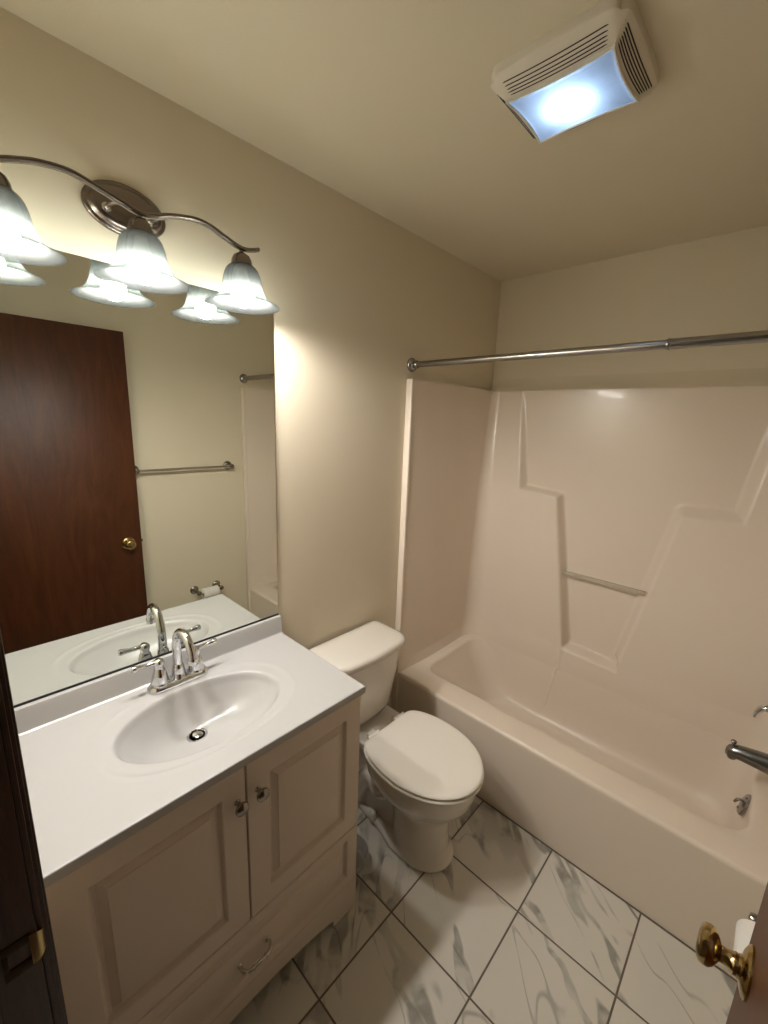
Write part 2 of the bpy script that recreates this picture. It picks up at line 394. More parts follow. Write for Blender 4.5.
for t, z in ((0.15, 0.33), (0.4, 0.25), (0.7, 0.17), (0.9, 0.13)):
    R0.append(rr(BX0 + 0.006 + 0.16 * t, BX1 - 0.006 - 0.035 * t, BY0 + 0.006 + 0.045 * t, BY1 - 0.003 - 0.024 * t, z, [0.10, 0.11, 0.12, 0.12]))
for a in (25, 50, 75, 90):
    q = R(a); e = 0.055 * (1 - cos(q)); R0.append(rr(BX0 + 0.16 + e * 1.6, BX1 - 0.045 - e, BY0 + 0.052 + e, BY1 - 0.028 - e, 0.13 - 0.055 * sin(q), [0.10, 0.11, 0.12, 0.12]))
R0.append(rr(0.55, 1.15, 1.86, 2.03, 0.068, [0.05] * 4))
bm = bmesh.new(); rings(bm, R0, True, False, True)
tube(bm, [(0.597, 2.1885, 0.40), (0.590, 2.1853, 0.33), (0.580, 2.1795, 0.25), (0.573, 2.172, 0.17), (0.568, 2.166, 0.12)], [0.006, 0.0085, 0.0085, 0.0085, 0.004], 12)
o = off(fin('tub', bm, M['acrylic_worn'], tub, angle=50), tub)
bm = bmesh.new(); lathe(bm, [(0.0, 0.066), (0.034, 0.068), (0.034, 0.073), (0.026, 0.074), (0.022, 0.071), (0.0, 0.071)], (1.22, 1.93, 0), 'z', 28)
off(fin('drain', bm, M['chrome'], tub), tub)

poly = [(0.196, 1.822), (0.261, 1.326), (0.469, 1.310), (0.605, 0.508), (0.873, 0.494), (1.021, 1.306), (1.226, 1.312), (1.290, 1.822), (1.29, 1.99), (0.196, 1.99)]
def sdf(x, z):
    d = 1e9; ins = False; n = len(poly)
    for i in range(n):
        ax, az = poly[i]; bx, bz = poly[(i + 1) % n]
        ex, ez = bx - ax, bz - az; t = max(0, min(1, ((x - ax) * ex + (z - az) * ez) / (ex * ex + ez * ez)))
        d = min(d, (x - ax - ex * t) ** 2 + (z - az - ez * t) ** 2)
        if (az > z) != (bz > z) and x < ax + (z - az) / (bz - az) * ex: ins = not ins
    d = math.sqrt(d); return -d if ins else d
YR = 2.274
def yo(z): return interp(z, [0.38, 0.44, 0.52, 1.3, 1.83, 1.9], [2.1862, 2.1905, 2.200, 2.226, 2.271, 2.273])
def ins_x(z): return interp(z, [0.38, 0.45, 1.86], [0.052, 0.042, 0.030])
def rad(z): return interp(z, [0.38, 0.6, 1.3, 1.86], [0.10, 0.085, 0.06, 0.035])
def back_y(x, z):
    y = yo(z); s = sdf(x, z)
    if s < 0.002:
        wd = interp(x, [0.7, 0.86], [0.026, 0.050])
        if z < 0.56: wd = lerp(0.018, wd, sm((z - 0.515) / 0.045))
        t = max(0, min(1, (0.002 - s) / wd)); y = lerp(y, YR, lerp(t, sm(t), 0.45))
    if z < 0.53: y -= 0.006 * math.exp(-((x - 0.60 - 0.02 * (0.5 - z)) / 0.009) ** 2) * sm((0.53 - z) / 0.03)
    return y
NB = 232; zs = []
z = 0.384
while z < HS - 0.0005: zs.append(z); z += 0.0058
zs.append(HS)
bm = bmesh.new(); rs = []
for z in zs:
    a = ins_x(z); r = rad(z); yb = yo(z); ring = []
    for i in range(7): ring.append((lerp(0.033, a, sm(i / 3)), lerp(YT + 0.012, yb - r, i / 7), z))
    for i in range(10):
        q = pi / 2 * i / 10; ring.append((a + r - r * cos(q), yb - r + r * sin(q), z))
    for i in range(NB + 1):
        x = lerp(a + r, W - a - r, i / NB); ring.append((x, back_y(x, z), z))
    for i in range(1, 11):
        q = pi / 2 * (1 - i / 10); ring.append((W - a - r + r * cos(q), yb - r + r * sin(q), z))
    for i in range(1, 8): ring.append((W - lerp(0.033, a, sm((7 - i) / 3)), lerp(yb - r, YT + 0.012, i / 7), z))
    rs.append(ring)
top = rs[-1]
lift = [(min(max(x, 0.001), W - 0.001) if 0.06 < x < W - 0.06 else (0.001 if x < 0.5 else W - 0.001), min(L - 0.001, y + 0.03) if 0.06 < x < W - 0.06 else y, z + 0.0005) for x, y, z in top]
rs.append(lift)
rings(bm, rs, False)
for x0, x1 in ((0.0005, 0.035), (W - 0.035, W - 0.0005)):
    box(bm, (x0, YT - 0.004, 0.001), (x1, YT + 0.016, HS), 0.004, 3)
off(fin('surround', bm, M['acrylic'], tub, angle=70, recalc=False), tub)
# bar across the recess
bm = bmesh.new(); box(bm, (0.548, 2.222, 0.908), (0.947, 2.234, 0.930), 0.002)
o = off(fin('grab_bar', bm, M['clear'], tub), tub); o['label'] = 'clear plastic bar across the recess'

# overflow plate, spout and valve handle on the right end
YF = 1.905
ov = empty('overflow_plate', (1.409, YF, 0.335), 'small round chrome overflow plate with trip lever inside the tub end', 'tub fitting')
ov.rotation_euler = (0, 0.3, -0.0)
bm = bmesh.new(); lathe(bm, [(0.0, -0.004), (0.043, -0.004), (0.043, 0.001), (0.039, 0.006), (0.018, 0.010), (0.0, 0.011)], (0, 0, 0), '-x', 36)
fin('plate', bm, M['rod'], ov)
bm = bmesh.new(); tube(bm, [(-0.008, 0, 0.008), (-0.018, -0.001, 0.008), (-0.024, -0.002, 0.002), (-0.027, -0.003, -0.014)], [0.004, 0.0045, 0.005, 0.0035], 12)
fin('lever', bm, M['rod'], ov)
for z in (-0.027, 0.027):
    bm = bmesh.new(); lathe(bm, [(0.0, 0.0), (0.004, 0.0), (0.004, 0.0105), (0.002, 0.012), (0.0, 0.012)], (0, 0, z), '-x', 12); fin('screw', bm, M['rod'], ov)

sp = empty('tub_spout', (1.478, YF, 0.53), 'dull chrome tub spout with a diverter knob on its tip', 'faucet')
SK = lambda x: 1.25 + 1.5 * min(0.0, x + 0.06)
bm = bmesh.new()
prof = [(0.0, 0.030, 0.030, 0.0), (-0.006, 0.031, 0.031, 0), (-0.03, 0.028, 0.028, 0.001), (-0.07, 0.0245, 0.025, 0.001), (-0.11, 0.022, 0.023, -0.001),
        (-0.135, 0.0205, 0.022, -0.004), (-0.148, 0.018, 0.019, -0.008), (-0.155, 0.010, 0.011, -0.012), (-0.156, 0.002, 0.002, -0.013)]
rings(bm, [[(x, ry * SK(x) * sin(2 * pi * k / 28), c + rz * SK(x) * cos(2 * pi * k / 28)) for k in range(28)] for x, ry, rz, c in prof], True, True, True)
lathe(bm, [(0.0, -0.034), (0.013, -0.034), (0.0165, -0.02), (0.016, -0.008)], (-0.135, 0, 0), 'z', 20, True, False)
fin('spout_body', bm, M['dullchrome'], sp)
bm = bmesh.new(); lathe(bm, [(0.004, 0.012), (0.004, 0.026), (0.008, 0.028), (0.009, 0.034), (0.007, 0.037), (0.0, 0.038)], (-0.138, 0, 0), 'z', 16)
fin('diverter_knob', bm, M['dullchrome'], sp)

vh = empty('tub_valve_handle', (1.480, YF, 0.725), 'curved chrome lever handle above the tub spout', 'faucet')
bm = bmesh.new(); lathe(bm, [(0.0, 0.0), (0.055, 0.0), (0.055, 0.003), (0.045, 0.010), (0.022, 0.016), (0.0, 0.016)], (0, 0, 0), '-x', 36)
fin('plate', bm, M['chrome'], vh)
bm = bmesh.new(); lathe(bm, [(0.0, 0.010), (0.020, 0.010), (0.020, 0.05), (0.017, 0.06), (0.0, 0.063)], (0, 0, 0), '-x', 24)
fin('hub', bm, M['chrome'], vh)
bm = bmesh.new(); tube(bm, catmull([(-0.045, 0, 0.004), (-0.068, 0, 0.014), (-0.088, -0.002, 0.006), (-0.100, -0.004, -0.012), (-0.105, -0.006, -0.034)], 5),
     [0.019 - 0.00055 * i for i in range(21)], 14, 0.8)
fin('lever', bm, M['chrome'], vh)

# ------------------------------------------------------------------ shower rod
rod = empty('shower_curtain_rod', (W / 2, 1.5535, 1.9185), 'grey metal tension rod spanning the tub opening below the ceiling', 'shower rod')
bm = bmesh.new(); tube(bm, [(-0.745, 0, 0), (0.24, 0, 0)], 0.0132, 24); fin('inner_tube', bm, M['rod'], rod)
bm = bmesh.new(); tube(bm, [(0.224, 0, 0), (0.745, 0, 0)], 0.0152, 24); lathe(bm, [(0.0152, 0.222), (0.0166, 0.224), (0.0166, 0.230), (0.0152, 0.232)], (0, 0, 0), 'x', 24)
fin('outer_tube', bm, M['rod'], rod)
for s in (-1, 1):
    bm = bmesh.new()
    lathe(bm, [(0.0, 0.0), (0.030, 0.0), (0.031, 0.004), (0.029, 0.010), (0.022, 0.016), (0.016, 0.020), (0.0175, 0.024), (0.018, 0.034), (0.015, 0.040), (0.0, 0.040)],
          (s * (W / 2 - 0.0005), 0, 0), '-x' if s > 0 else 'x', 32)
    fin('end_flange', bm, M['rod'], rod)

# ------------------------------------------------------------------ vanity cabinet
FX = 0.465
VY0, VY1 = 0.060, 0.838
van = empty('vanity_cabinet', (0.235, (VY0 + VY1) / 2, 0), 'off white vanity cabinet with two raised panel doors and bottom drawer', 'cabinet')
CT = 0.836
bm = bmesh.new()
box(bm, (0.004, VY0, 0.001), (FX - 0.019, VY0 + 0.016, HC - 0.024)); 
# right side panel with its own toe notch
box(bm, (0.004, VY1 - 0.016, 0.001), (FX - 0.019, VY1, HC - 0.024), 0.001)
box(bm, (0.004, VY0 + 0.016, 0.075), (FX - 0.03, VY1 - 0.016, 0.09))
box(bm, (0.004, VY0 + 0.016, 0.09), (0.012, VY1 - 0.016, 0.72))
# face frame behind the doors
box(bm, (FX - 0.030, VY0 + 0.016, 0.825), (FX - 0.0195, VY1 - 0.016, HC - 0.024))
box(bm, (FX - 0.030, VY0 + 0.016, 0.325), (FX - 0.0195, VY1 - 0.016, 0.365))
box(bm, (FX - 0.030, 0.43, 0.365), (FX - 0.0195, 0.466, 0.825))
off(fin('body', bm, M['cabinet'], van, angle=30), van)
def raised_panel(bm, y0, y1, z0, z1, fr=0.072, frz=None, th=0.0185, x1=FX):
    """door leaf: flat frame, groove, sloped field raised in the middle"""
    frz = frz or fr
    def rect(iy, iz, x): return [(x, y0 + iy, z0 + iz), (x, y1 - iy, z0 + iz), (x, y1 - iy, z1 - iz), (x, y0 + iy, z1 - iz)]
    q = frz / fr
    prof = [(0.0, x1 - th), (0.0, x1 - 0.002), (0.002, x1), (fr - 0.009, x1), (fr - 0.006, x1 - 0.0015), (fr - 0.002, x1 - 0.010), (fr, x1 - 0.012), (fr + 0.006, x1 - 0.012),
            (fr + 0.022, x1 - 0.0025), (fr + 0.0225, x1 - 0.0005), (fr + 0.024, x1)]
    rs = []
    for d, x in prof:
        dz = d if d <= 0.002 else (d - fr + frz)
        rs.append(rect(d, dz, x))
    rings(bm, rs, True, True, True)
DZ0, DZ1 = 0.348, CT - 0.002
for y0, y1, ky in ((VY0 + 0.001, 0.4455, 0.423), (0.4495, VY1 - 0.001, 0.479)):
    bm = bmesh.new(); raised_panel(bm, y0, y1, DZ0, DZ1, 0.066, 0.066)
    d = off(fin('cabinet_door', bm, M['cabinet'], van, angle=20), van)
    bm = bmesh.new(); lathe(bm, [(0.0, 0.0), (0.0085, 0.0), (0.0085, 0.002), (0.006, 0.004), (0.0055, 0.012), (0.007, 0.015), (0.0145, 0.019), (0.0175, 0.024),
                                 (0.0165, 0.029), (0.011, 0.032), (0.0, 0.033)], (FX - 0.0005, ky, 0.744), 'x', 28)
    k = fin('knob', bm, M['knob'], d)
bm = bmesh.new()
# drawer front with raised field, its foot apron cut in a shallow arch
raised_panel(bm, VY0 + 0.001, VY1 - 0.001, 0.128, 0.344, 0.05, 0.038)
dr = off(fin('drawer', bm, M['cabinet'], van, angle=20), van)
bm = bmesh.new()
pts = catmull([(FX - 0.001, 0.410, 0.226), (FX + 0.014, 0.410, 0.226), (FX + 0.026, 0.418, 0.226), (FX + 0.030, 0.432, 0.226), (FX + 0.031, 0.452, 0.226), (FX + 0.030, 0.472, 0.226), (FX + 0.026, 0.486, 0.226), (FX + 0.014, 0.494, 0.226), (FX - 0.001, 0.494, 0.226)], 5)
tube(bm, pts, 0.0052, 14)
for y in (0.434, 0.470): lathe(bm, [(0.005, -0.003), (0.0066, -0.002), (0.0066, 0.002), (0.005, 0.003)], (FX + 0.030, y, 0.226), 'y', 12)
for y in (0.410, 0.494): lathe(bm, [(0.0, 0.0), (0.0075, 0.0), (0.0065, 0.004), (0.0042, 0.006)], (FX - 0.0005, y, 0.226), 'x', 16)
o = fin('pull_handle', bm, M['satin'], dr); o['label'] = 'curved satin nickel handle'
bm = bmesh.new()
def arch(y):
    if y < VY0 + 0.10 or y > 0.738: return 0.001
    t = (y - (VY0 + 0.10)) / (0.738 - VY0 - 0.10); return 0.028 + 0.034 * (1 - abs(2 * t - 1) ** 2.4)
ys = [VY0 + 0.001, VY0 + 0.0999] + [VY0 + 0.1001 + (0.7379 - VY0 - 0.1001) * i / 24 for i in range(25)] + [0.7381, VY1 - 0.001]
rings(bm, [[(FX - 0.0185, y, arch(y)), (FX, y, arch(y)), (FX, y, 0.1272), (FX - 0.0185, y, 0.1272)] for y in ys], True, True, True)
off(fin('base_rail', bm, M['cabinet'], van, angle=20), van)

# ------------------------------------------------------------------ countertop with moulded basin
top = empty('sink_countertop', (DC / 2, (0.056 + YV) / 2, HC), 'glossy white countertop with a moulded oval sink basin and backsplash', 'countertop')
CX, CY, AX, AY = 0.247, 0.449, 0.139, 0.219
QX, QY = 0.200, 0.440    # drain
def ctop(x, y):
    z = HC
    rr_ = (abs((x - 0.243) / 0.172) ** 2.35 + abs((y - CY) / 0.262) ** 2.35) ** (1 / 2.35)
    ry = (rr_ - 1) * 0.21
    # faint raised bead that rings the basin and a slight dish inside it
    if x > 0.105: k = 1
    else: k = sm((x - 0.075) / 0.03) if x < 0.105 else 1
    z -= 0.0022 * sm(-ry / 0.016) * k
    z += 0.0007 * math.exp(-(ry / 0.006) ** 2) * k
    r = math.hypot((x - CX) / AX, (y - CY) / AY)
    if r < 1.03:
        t = max(0.0, 1 - r / 1.03)
        # steep wall then gently falling floor
        d = 0.083 * (1 - (1 - min(1, t / 0.62)) ** 2.1)
        q = math.hypot((x - QX) / 1.0, (y - QY) / 1.5)
        d += 0.024 * max(0, 1 - q / 0.13) * sm(t / 0.3)
        z -= d * sm(t / 0.10 + 0.12) if t < 0.09 else d
    return z
NX, NY = 150, 236
xs = [0.0005 + (DC - 0.0035 - 0.0005) * i / NX for i in range(NX + 1)]
ysg = [0.056 + (YV - 0.003 - 0.056) * j / NY for j in range(NY + 1)]
bm = bmesh.new(); g = [[None] * (NY + 1) for _ in range(NX + 1)]
for i, x in enumerate(xs):
    for j, y in enumerate(ysg): g[i][j] = bm.verts.new((x, y, ctop(x, y)))
hole = set()
for i in range(NX):
    for j in range(NY):
        cx_, cy_ = (xs[i] + xs[i + 1]) / 2, (ysg[j] + ysg[j + 1]) / 2
        if math.hypot(cx_ - QX, cy_ - QY) < 0.0225: continue
        bm.faces.new((g[i][j], g[i + 1][j], g[i + 1][j + 1], g[i][j + 1]))
border = [g[i][0] for i in range(NX + 1)] + [g[NX][j] for j in range(1, NY + 1)] + [g[i][NY] for i in range(NX - 1, -1, -1)] + [g[0][j] for j in range(NY - 1, 0, -1)]
def skirt(prev, fn):
    cur = [bm.verts.new(fn(v.co)) for v in prev]
    for k in range(len(prev)): bm.faces.new((prev[k], cur[k], cur[(k + 1) % len(prev)], prev[(k + 1) % len(prev)]))
    return cur
def grow(e, dz):
    def f(c):
        x = c.x + (e if c.x > DC - 0.0045 else 0); y = c.y + (e if c.y > YV - 0.0045 else 0)
        return (x, y, c.z + dz)
    return f
p1 = skirt(border, grow(0.002, -0.0009)); p2 = skirt(p1, grow(0.001, -0.0022))
base_co = [v.co.copy() for v in p2]
p3 = skirt(p2, lambda c: (c.x, c.y, HC - 0.0225)); p4 = skirt(p3, lambda c: (c.x - (0.03 if c.x > DC - 0.002 else 0), c.y - (0.03 if c.y > YV - 0.002 else 0), HC - 0.0235))
off(fin('counter_slab', bm, M['marble_top'], top, angle=60), top)
bm = bmesh.new()
rings(bm, [[(x, y, z) for x, z in ((0.0005, HC - 0.001), (0.030, HC - 0.0005), (0.024, HC + 0.003), (0.0215, HC + 0.010), (0.0205, HC + 0.060), (0.018, HC + 0.0655), (0.013, HC + 0.067), (0.0005, HC + 0.067))]
           for y in (0.056, 0.45, YV - 0.0015)], True, True, True)
off(fin('backsplash', bm, M['marble_top'], top, angle=40), top)
zd = ctop(QX, QY)
bm = bmesh.new(); lathe(bm, [(0.019, zd - 0.03), (0.0195, zd - 0.004), (0.0215, zd + 0.0035), (0.0275, zd + 0.0052), (0.029, zd + 0.003), (0.029, zd - 0.004)], (QX, QY, 0), 'z', 36, False, False)
dn = off(fin('drain', bm, M['chrome'], top), top)
bm = bmesh.new(); lathe(bm, [(0.0, zd - 0.028), (0.0185, zd - 0.028)], (QX, QY, 0), 'z', 24); fin('drain_well', bm, M['dark'], dn)
bm = bmesh.new(); lathe(bm, [(0.004, -0.03), (0.004, 0.0), (0.0145, 0.001), (0.0145, 0.004), (0.012, 0.0055), (0.0, 0.006)], (0, 0, 0), 'z', 28)
bm.transform(Matrix.Translation((QX - 0.0015, QY + 0.002, zd + 0.001)) @ Matrix.Rotation(R(-9), 4, 'X'))
fin('stopper', bm, M['satin'], dn)

# ------------------------------------------------------------------ faucet
fa = empty('sink_faucet', (0.066, 0.448, HC - 0.0002), 'chrome two handle centerset faucet with a high curved spout', 'faucet')
bm = bmesh.new()
def oval(z, e):
    return [(v[0], v[1], z) for v in rrect(-0.0275 + e, 0.0275 - e, -0.088 + e, 0.088 - e, 0.0272 - e, z, 8, 6)]
rings(bm, [oval(0.0, 0.0), oval(0.008, 0.0), oval(0.011, 0.0015), oval(0.0135, 0.0045), oval(0.0175, 0.0065), oval(0.019, 0.010)], True, True, True)
fin('base_plate', bm, M['chrome'], fa)
for s in (-1, 1):
    y = 0.052 * s
    bm = bmesh.new()
    lathe(bm, [(0.0, 0.014), (0.0245, 0.014), (0.0255, 0.020), (0.0235, 0.0235), (0.0235, 0.028), (0.020, 0.047), (0.0155, 0.063), (0.013, 0.068), (0.0135, 0.072),
               (0.0145, 0.076), (0.0155, 0.083), (0.0135, 0.091), (0.008, 0.096), (0.0, 0.0975)], (0, y, 0), 'z', 32)
    h = fin('handle', bm, M['chrome'], fa)
    bm = bmesh.new()
    ln = [(0, y + s * t, 0.086 + dz) for t, dz in ((0.004, 0), (0.018, 0.001), (0.035, 0.002), (0.052, 0.003), (0.064, 0.004), (0.069, 0.0045))]
    tube(bm, ln, [0.008, 0.0066, 0.0062, 0.0076, 0.0098, 0.0088], 16); fin('lever', bm, M['chrome'], h)
bm = bmesh.new()
lathe(bm, [(0.0, 0.012), (0.0225, 0.012), (0.0235, 0.018), (0.0205, 0.022), (0.0185, 0.04), (0.0165, 0.055), (0.0135, 0.062), (0.0, 0.063)], (0, 0, 0), 'z', 32)
so = fin('spout_base', bm, M['chrome'], fa)
bm = bmesh.new()
path = catmull([(0, 0, 0.055), (0.0, 0, 0.09), (0.002, 0, 0.125), (0.014, 0, 0.158), (0.038, 0, 0.178), (0.064, 0.001, 0.180), (0.088, 0.002, 0.166), (0.102, 0.003, 0.144), (0.106, 0.003, 0.128)], 6)
n = len(path); tube(bm, path, [0.0138 - 0.0022 * min(1, i / (n * 0.55)) for i in range(n)], 18, up=Vector((0, 1, 0)))
lathe(bm, [(0.0, 0.106), (0.0125, 0.106), (0.0135, 0.109), (0.0135, 0.122), (0.0115, 0.126), (0.0115, 0.130), (0.0105, 0.135), (0.0, 0.138)], (0.1065, 0.003, 0), 'z', 24)
fin('spout', bm, M['chrome'], fa)
bm = bmesh.new(); tube(bm, [(-0.020, 0, 0.014), (-0.020, 0, 0.07)], 0.0025, 10); lathe(bm, [(0.0, 0.066), (0.005, 0.067), (0.0065, 0.071), (0.005, 0.076), (0.0, 0.078)], (-0.020, 0, 0), 'z', 16)
fin('lift_rod', bm, M['chrome'], fa)

# ------------------------------------------------------------------ mirror
mi = empty('vanity_mirror', (0.003, 0.45, 0.938), 'large frameless wall mirror above the backsplash reflecting the wooden door', 'mirror')
MY0, MY1, MZ0, MZ1 = 0.056, 0.838, 0.9405, 2.018
bm = bmesh.new(); box(bm, (0.0015, MY0, MZ0), (0.0058, MY1 - 0.0015, MZ1 - 0.0015)); off(fin('mirror_glass', bm, M['mirror'], mi, smooth=False), mi)
bm = bmesh.new(); box(bm, (0.0003, MY0, MZ0 - 0.001), (0.0052, MY1, MZ1)); off(fin('glass_edge', bm, M['satin'], mi, smooth=False), mi)
bm = bmesh.new(); box(bm, (0.0003, MY0, MZ0 - 0.0045), (0.0075, MY1, MZ0 - 0.0012)); box(bm, (0.0062, MY0, MZ0 - 0.0015), (0.0075, MY1, MZ0 + 0.0008))
off(fin('bottom_channel', bm, M['black'], mi, smooth=False), mi)

# ------------------------------------------------------------------ vanity light
vl = empty('vanity_light', (0.0, 0.428, 2.148), 'three lamp brushed nickel vanity light with a wavy bar over the mirror', 'wall lamp')
bm = bmesh.new()
rs = []
for x, e in ((0.0005, 0.0), (0.006, 0.0), (0.009, 0.003), (0.010, 0.008), (0.011, 0.010), (0.016, 0.012), (0.020, 0.018), (0.0215, 0.026)):
    rs.append([(x, (0.092 - e) * sin(2 * pi * k / 56), (0.058 - e) * cos(2 * pi * k / 56)) for k in range(56)])
rings(bm, rs, True, True, True); fin('back_plate', bm, M['nickel'], vl, angle=50)
BXL = 0.125
bar = [(0.125, 2.119), (0.168, 2.113), (0.205, 2.124), (0.241, 2.134), (0.289, 2.138), (0.335, 2.128), (0.385, 2.114), (0.420, 2.106), (0.45, 2.110), (0.48, 2.121), (0.52, 2.131), (0.551, 2.135), (0.585, 2.131), (0.62, 2.119), (0.655, 2.108), (0.68, 2.106), (0.705, 2.112), (0.718, 2.117)]
bm = bmesh.new(); pth = catmull([(BXL, y - 0.428, z - 2.148 + 0.002) for y, z in bar], 5)
tube(bm, pth, 0.0105, 16, 0.55); fin('bar', bm, M['nickel'], vl, angle=50)
for dy in (-0.047, 0.047):
    bm = bmesh.new(); zz = (2.118 if dy < 0 else 2.119) - 2.148
    tube(bm, [(0.018, dy, -0.012), (0.07, dy, -0.016), (BXL, dy, zz)], 0.0055, 14)
    lathe(bm, [(0.0, 0.018), (0.010, 0.018), (0.010, 0.024), (0.0055, 0.027)], (0, dy, -0.012), 'x', 18)
    fin('arm', bm, M['satin'], vl)
for y in (0.168, 0.418, 0.669):
    q = y - 0.428
    bm = bmesh.new()
    lathe(bm, [(0.0, 2.106), (0.006, 2.106), (0.006, 2.098), (0.012, 2.096), (0.021, 2.090), (0.026, 2.080), (0.0285, 2.066), (0.0295, 2.062), (0.029, 2.058), (0.0, 2.058)], (BXL - 0.002, q, -2.148), 'z', 32)
    fin('lamp_holder', bm, M['nickel'], vl)
    bm = bmesh.new()
    pf = [(0.028, 2.067), (0.036, 2.062), (0.0435, 2.052), (0.049, 2.036), (0.0525, 2.018), (0.057, 2.002), (0.065, 1.987), (0.079, 1.975), (0.100, 1.9655)]
    pp = [(p.x, p.y) for p in catmull([(a, b, 0) for a, b in pf], 4)]
    inner = [(r - 0.0028, z - 0.0012) for r, z in reversed(pp)]
    lathe(bm, pp + inner, (BXL - 0.002, q, -2.148), 'z', 48, False, False)
    sh = fin('lamp_shade', bm, M['shade'], vl, angle=60)
    bm = bmesh.new()
    lathe(bm, [(0.0, 1.960), (0.012, 1.9625), (0.0215, 1.969), (0.0275, 1.979), (0.0295, 1.991), (0.0285, 2.001)], (BXL - 0.002, q, -2.148), 'z', 28, False, False)
    fin('light_bulb', bm, M['bulb'], sh)
    bm = bmesh.new()
    lathe(bm, [(0.0284, 2.0012), (0.0268, 2.010), (0.022, 2.024), (0.0165, 2.036), (0.014, 2.048), (0.0135, 2.058)], (BXL - 0.002, q, -2.148), 'z', 28, False, False)
    fin('bulb_neck', bm, M['white_plastic'], sh)

# ------------------------------------------------------------------ ceiling fan light
FCX, FCY = 0.797, 1.128
fn = empty('exhaust_fan_light', (FCX, FCY, H), 'square beige ceiling exhaust fan with louvres and a lit frosted lens', 'exhaust fan')
def lens_pt(t, e=0.0, hx=0.1135, hy=0.0915, bow=0.007):
    """t in 0..4 around the concave sided lens, starting at the -x -y corner"""
    s = int(t) % 4; f = t - int(t); c = [(-1, -1), (1, -1), (1, 1), (-1, 1)]
    a, b = c[s], c[(s + 1) % 4]
    x, y = lerp(a[0], b[0], f) * (hx + e), lerp(a[1], b[1], f) * (hy + e)
    k = bow * (1 - (2 * f - 1) ** 2)
    nx, ny = [(0, 1), (-1, 0), (0, -1), (1, 0)][s]
    return x + nx * k, y + ny * k
def base_pt(t, hx=0.1435, hy=0.139, bow=0.004):
    s = int(t) % 4; f = t - int(t); c = [(-1, -1), (1, -1), (1, 1), (-1, 1)]
    a, b = c[s], c[(s + 1) % 4]
    x, y = lerp(a[0], b[0], f) * hx, lerp(a[1], b[1], f) * hy
    k = -bow * (1 - (2 * f - 1) ** 2); nx, ny = [(0, 1), (-1, 0), (0, -1), (1, 0)][s]
    # soften the corners
    ed = min(f, 1 - f); pull = 0.018 * max(0, 1 - ed / 0.10) ** 2
    L_ = math.hypot(x, y); return x + nx * k - x / L_ * pull, y + ny * k - y / L_ * pull
T = [i / 24 for i in range(96)]
def hz(u): return -0.045 + 0.022 * u ** 0.9 if u < 1 else -0.023     # lens plane down to the rim
def srf(t, u):
    a = lens_pt(t, 0.003); b = base_pt(t); return lerp(a[0], b[0], u), lerp(a[1], b[1], u), -0.044 + 0.025 * (u ** 1.25)
bm = bmesh.new(); rs = []
rs.append([(*base_pt(t), 0.0) for t in T]); rs.append([(*base_pt(t), -0.014) for t in T])
rs.append([(base_pt(t)[0] * 0.994, base_pt(t)[1] * 0.994, -0.0185) for t in T])
for u in (0.97, 0.9, 0.8, 0.65, 0.5, 0.35, 0.2, 0.1, 0.0): rs.append([srf(t, u) for t in T])
rs.append([(*lens_pt(t, 0.0005), -0.044) for t in T]); rs.append([(*lens_pt(t, -0.003), -0.040) for t in T]); 
rings(bm, rs, True, False, False); hs = fin('housing', bm, M['fanplastic'], fn, angle=40)
bm = bmesh.new()
for side, us in ((0, (0.09, 0.21, 0.33, 0.46, 0.60)), (1, (0.10, 0.21, 0.32, 0.43, 0.54, 0.65)), (2, (0.46, 0.60)), (3, (0.32, 0.48, 0.62))):
    for u in us:
        m_ = 0.045 + 0.02 * u
        pts = []
        for i in range(17):
            f = lerp(m_, 1 - m_, i / 16); uu = u - 0.0 + (0.10 * u * (abs(2 * f - 1) ** 2) if True else 0)
            x, y, z = srf(side + f, uu); pts.append((x, y, z + 0.0010))
        tube(bm, pts, [0.0006] + [0.0017] * 15 + [0.0006], 6)
o = fin('louvre_slots', bm, M['dark'], hs); o['label'] = 'rows of thin dark louvre slots'
bm = bmesh.new()
rs = [[(*lens_pt(t, -0.0015), -0.041) for t in T], [(*lens_pt(t, -0.001), -0.0475) for t in T], [(*lens_pt(t, -0.004), -0.0495) for t in T], [(*lens_pt(t, -0.012), -0.0505) for t in T],
      [tuple(0.6 * c for c in lens_pt(t, -0.012)) + (-0.052,) for t in T]]
rings(bm, rs, True, False, True); fin('light_lens', bm, M['lens'], fn, angle=50)
bm = bmesh.new(); rings(bm, [[(*lens_pt(t, e), z) for t in T] for e, z in ((0.0015, -0.0435), (0.0022, -0.049), (0.0015, -0.0515), (-0.001, -0.052), (-0.0025, -0.0505), (-0.0022, -0.047))], True)
fin('lens_rim', bm, M['white_plastic'], fn, angle=60)
bm = bmesh.new(); rings(bm, [[(*lens_pt(t, -0.0032), -0.0405) for t in T], [(*lens_pt(t, -0.0032), -0.006) for t in T]], True, False, True)
fin('added_dark_pan', bm, M['pan'], fn)  # unseen dark pan, added so the lens dims away from its bright centre
bm = bmesh.new()
lathe(bm, [(0.0, -0.030), (0.008, -0.028), (0.0125, -0.020), (0.0125, 0.020), (0.008, 0.028), (0.0, 0.030)], (0, 0, 0), 'x', 20)
bm.transform(Matrix.Translation((-0.008, 0.004, -0.030)))
fin('light_bulb', bm, M['fanbulb'], fn)

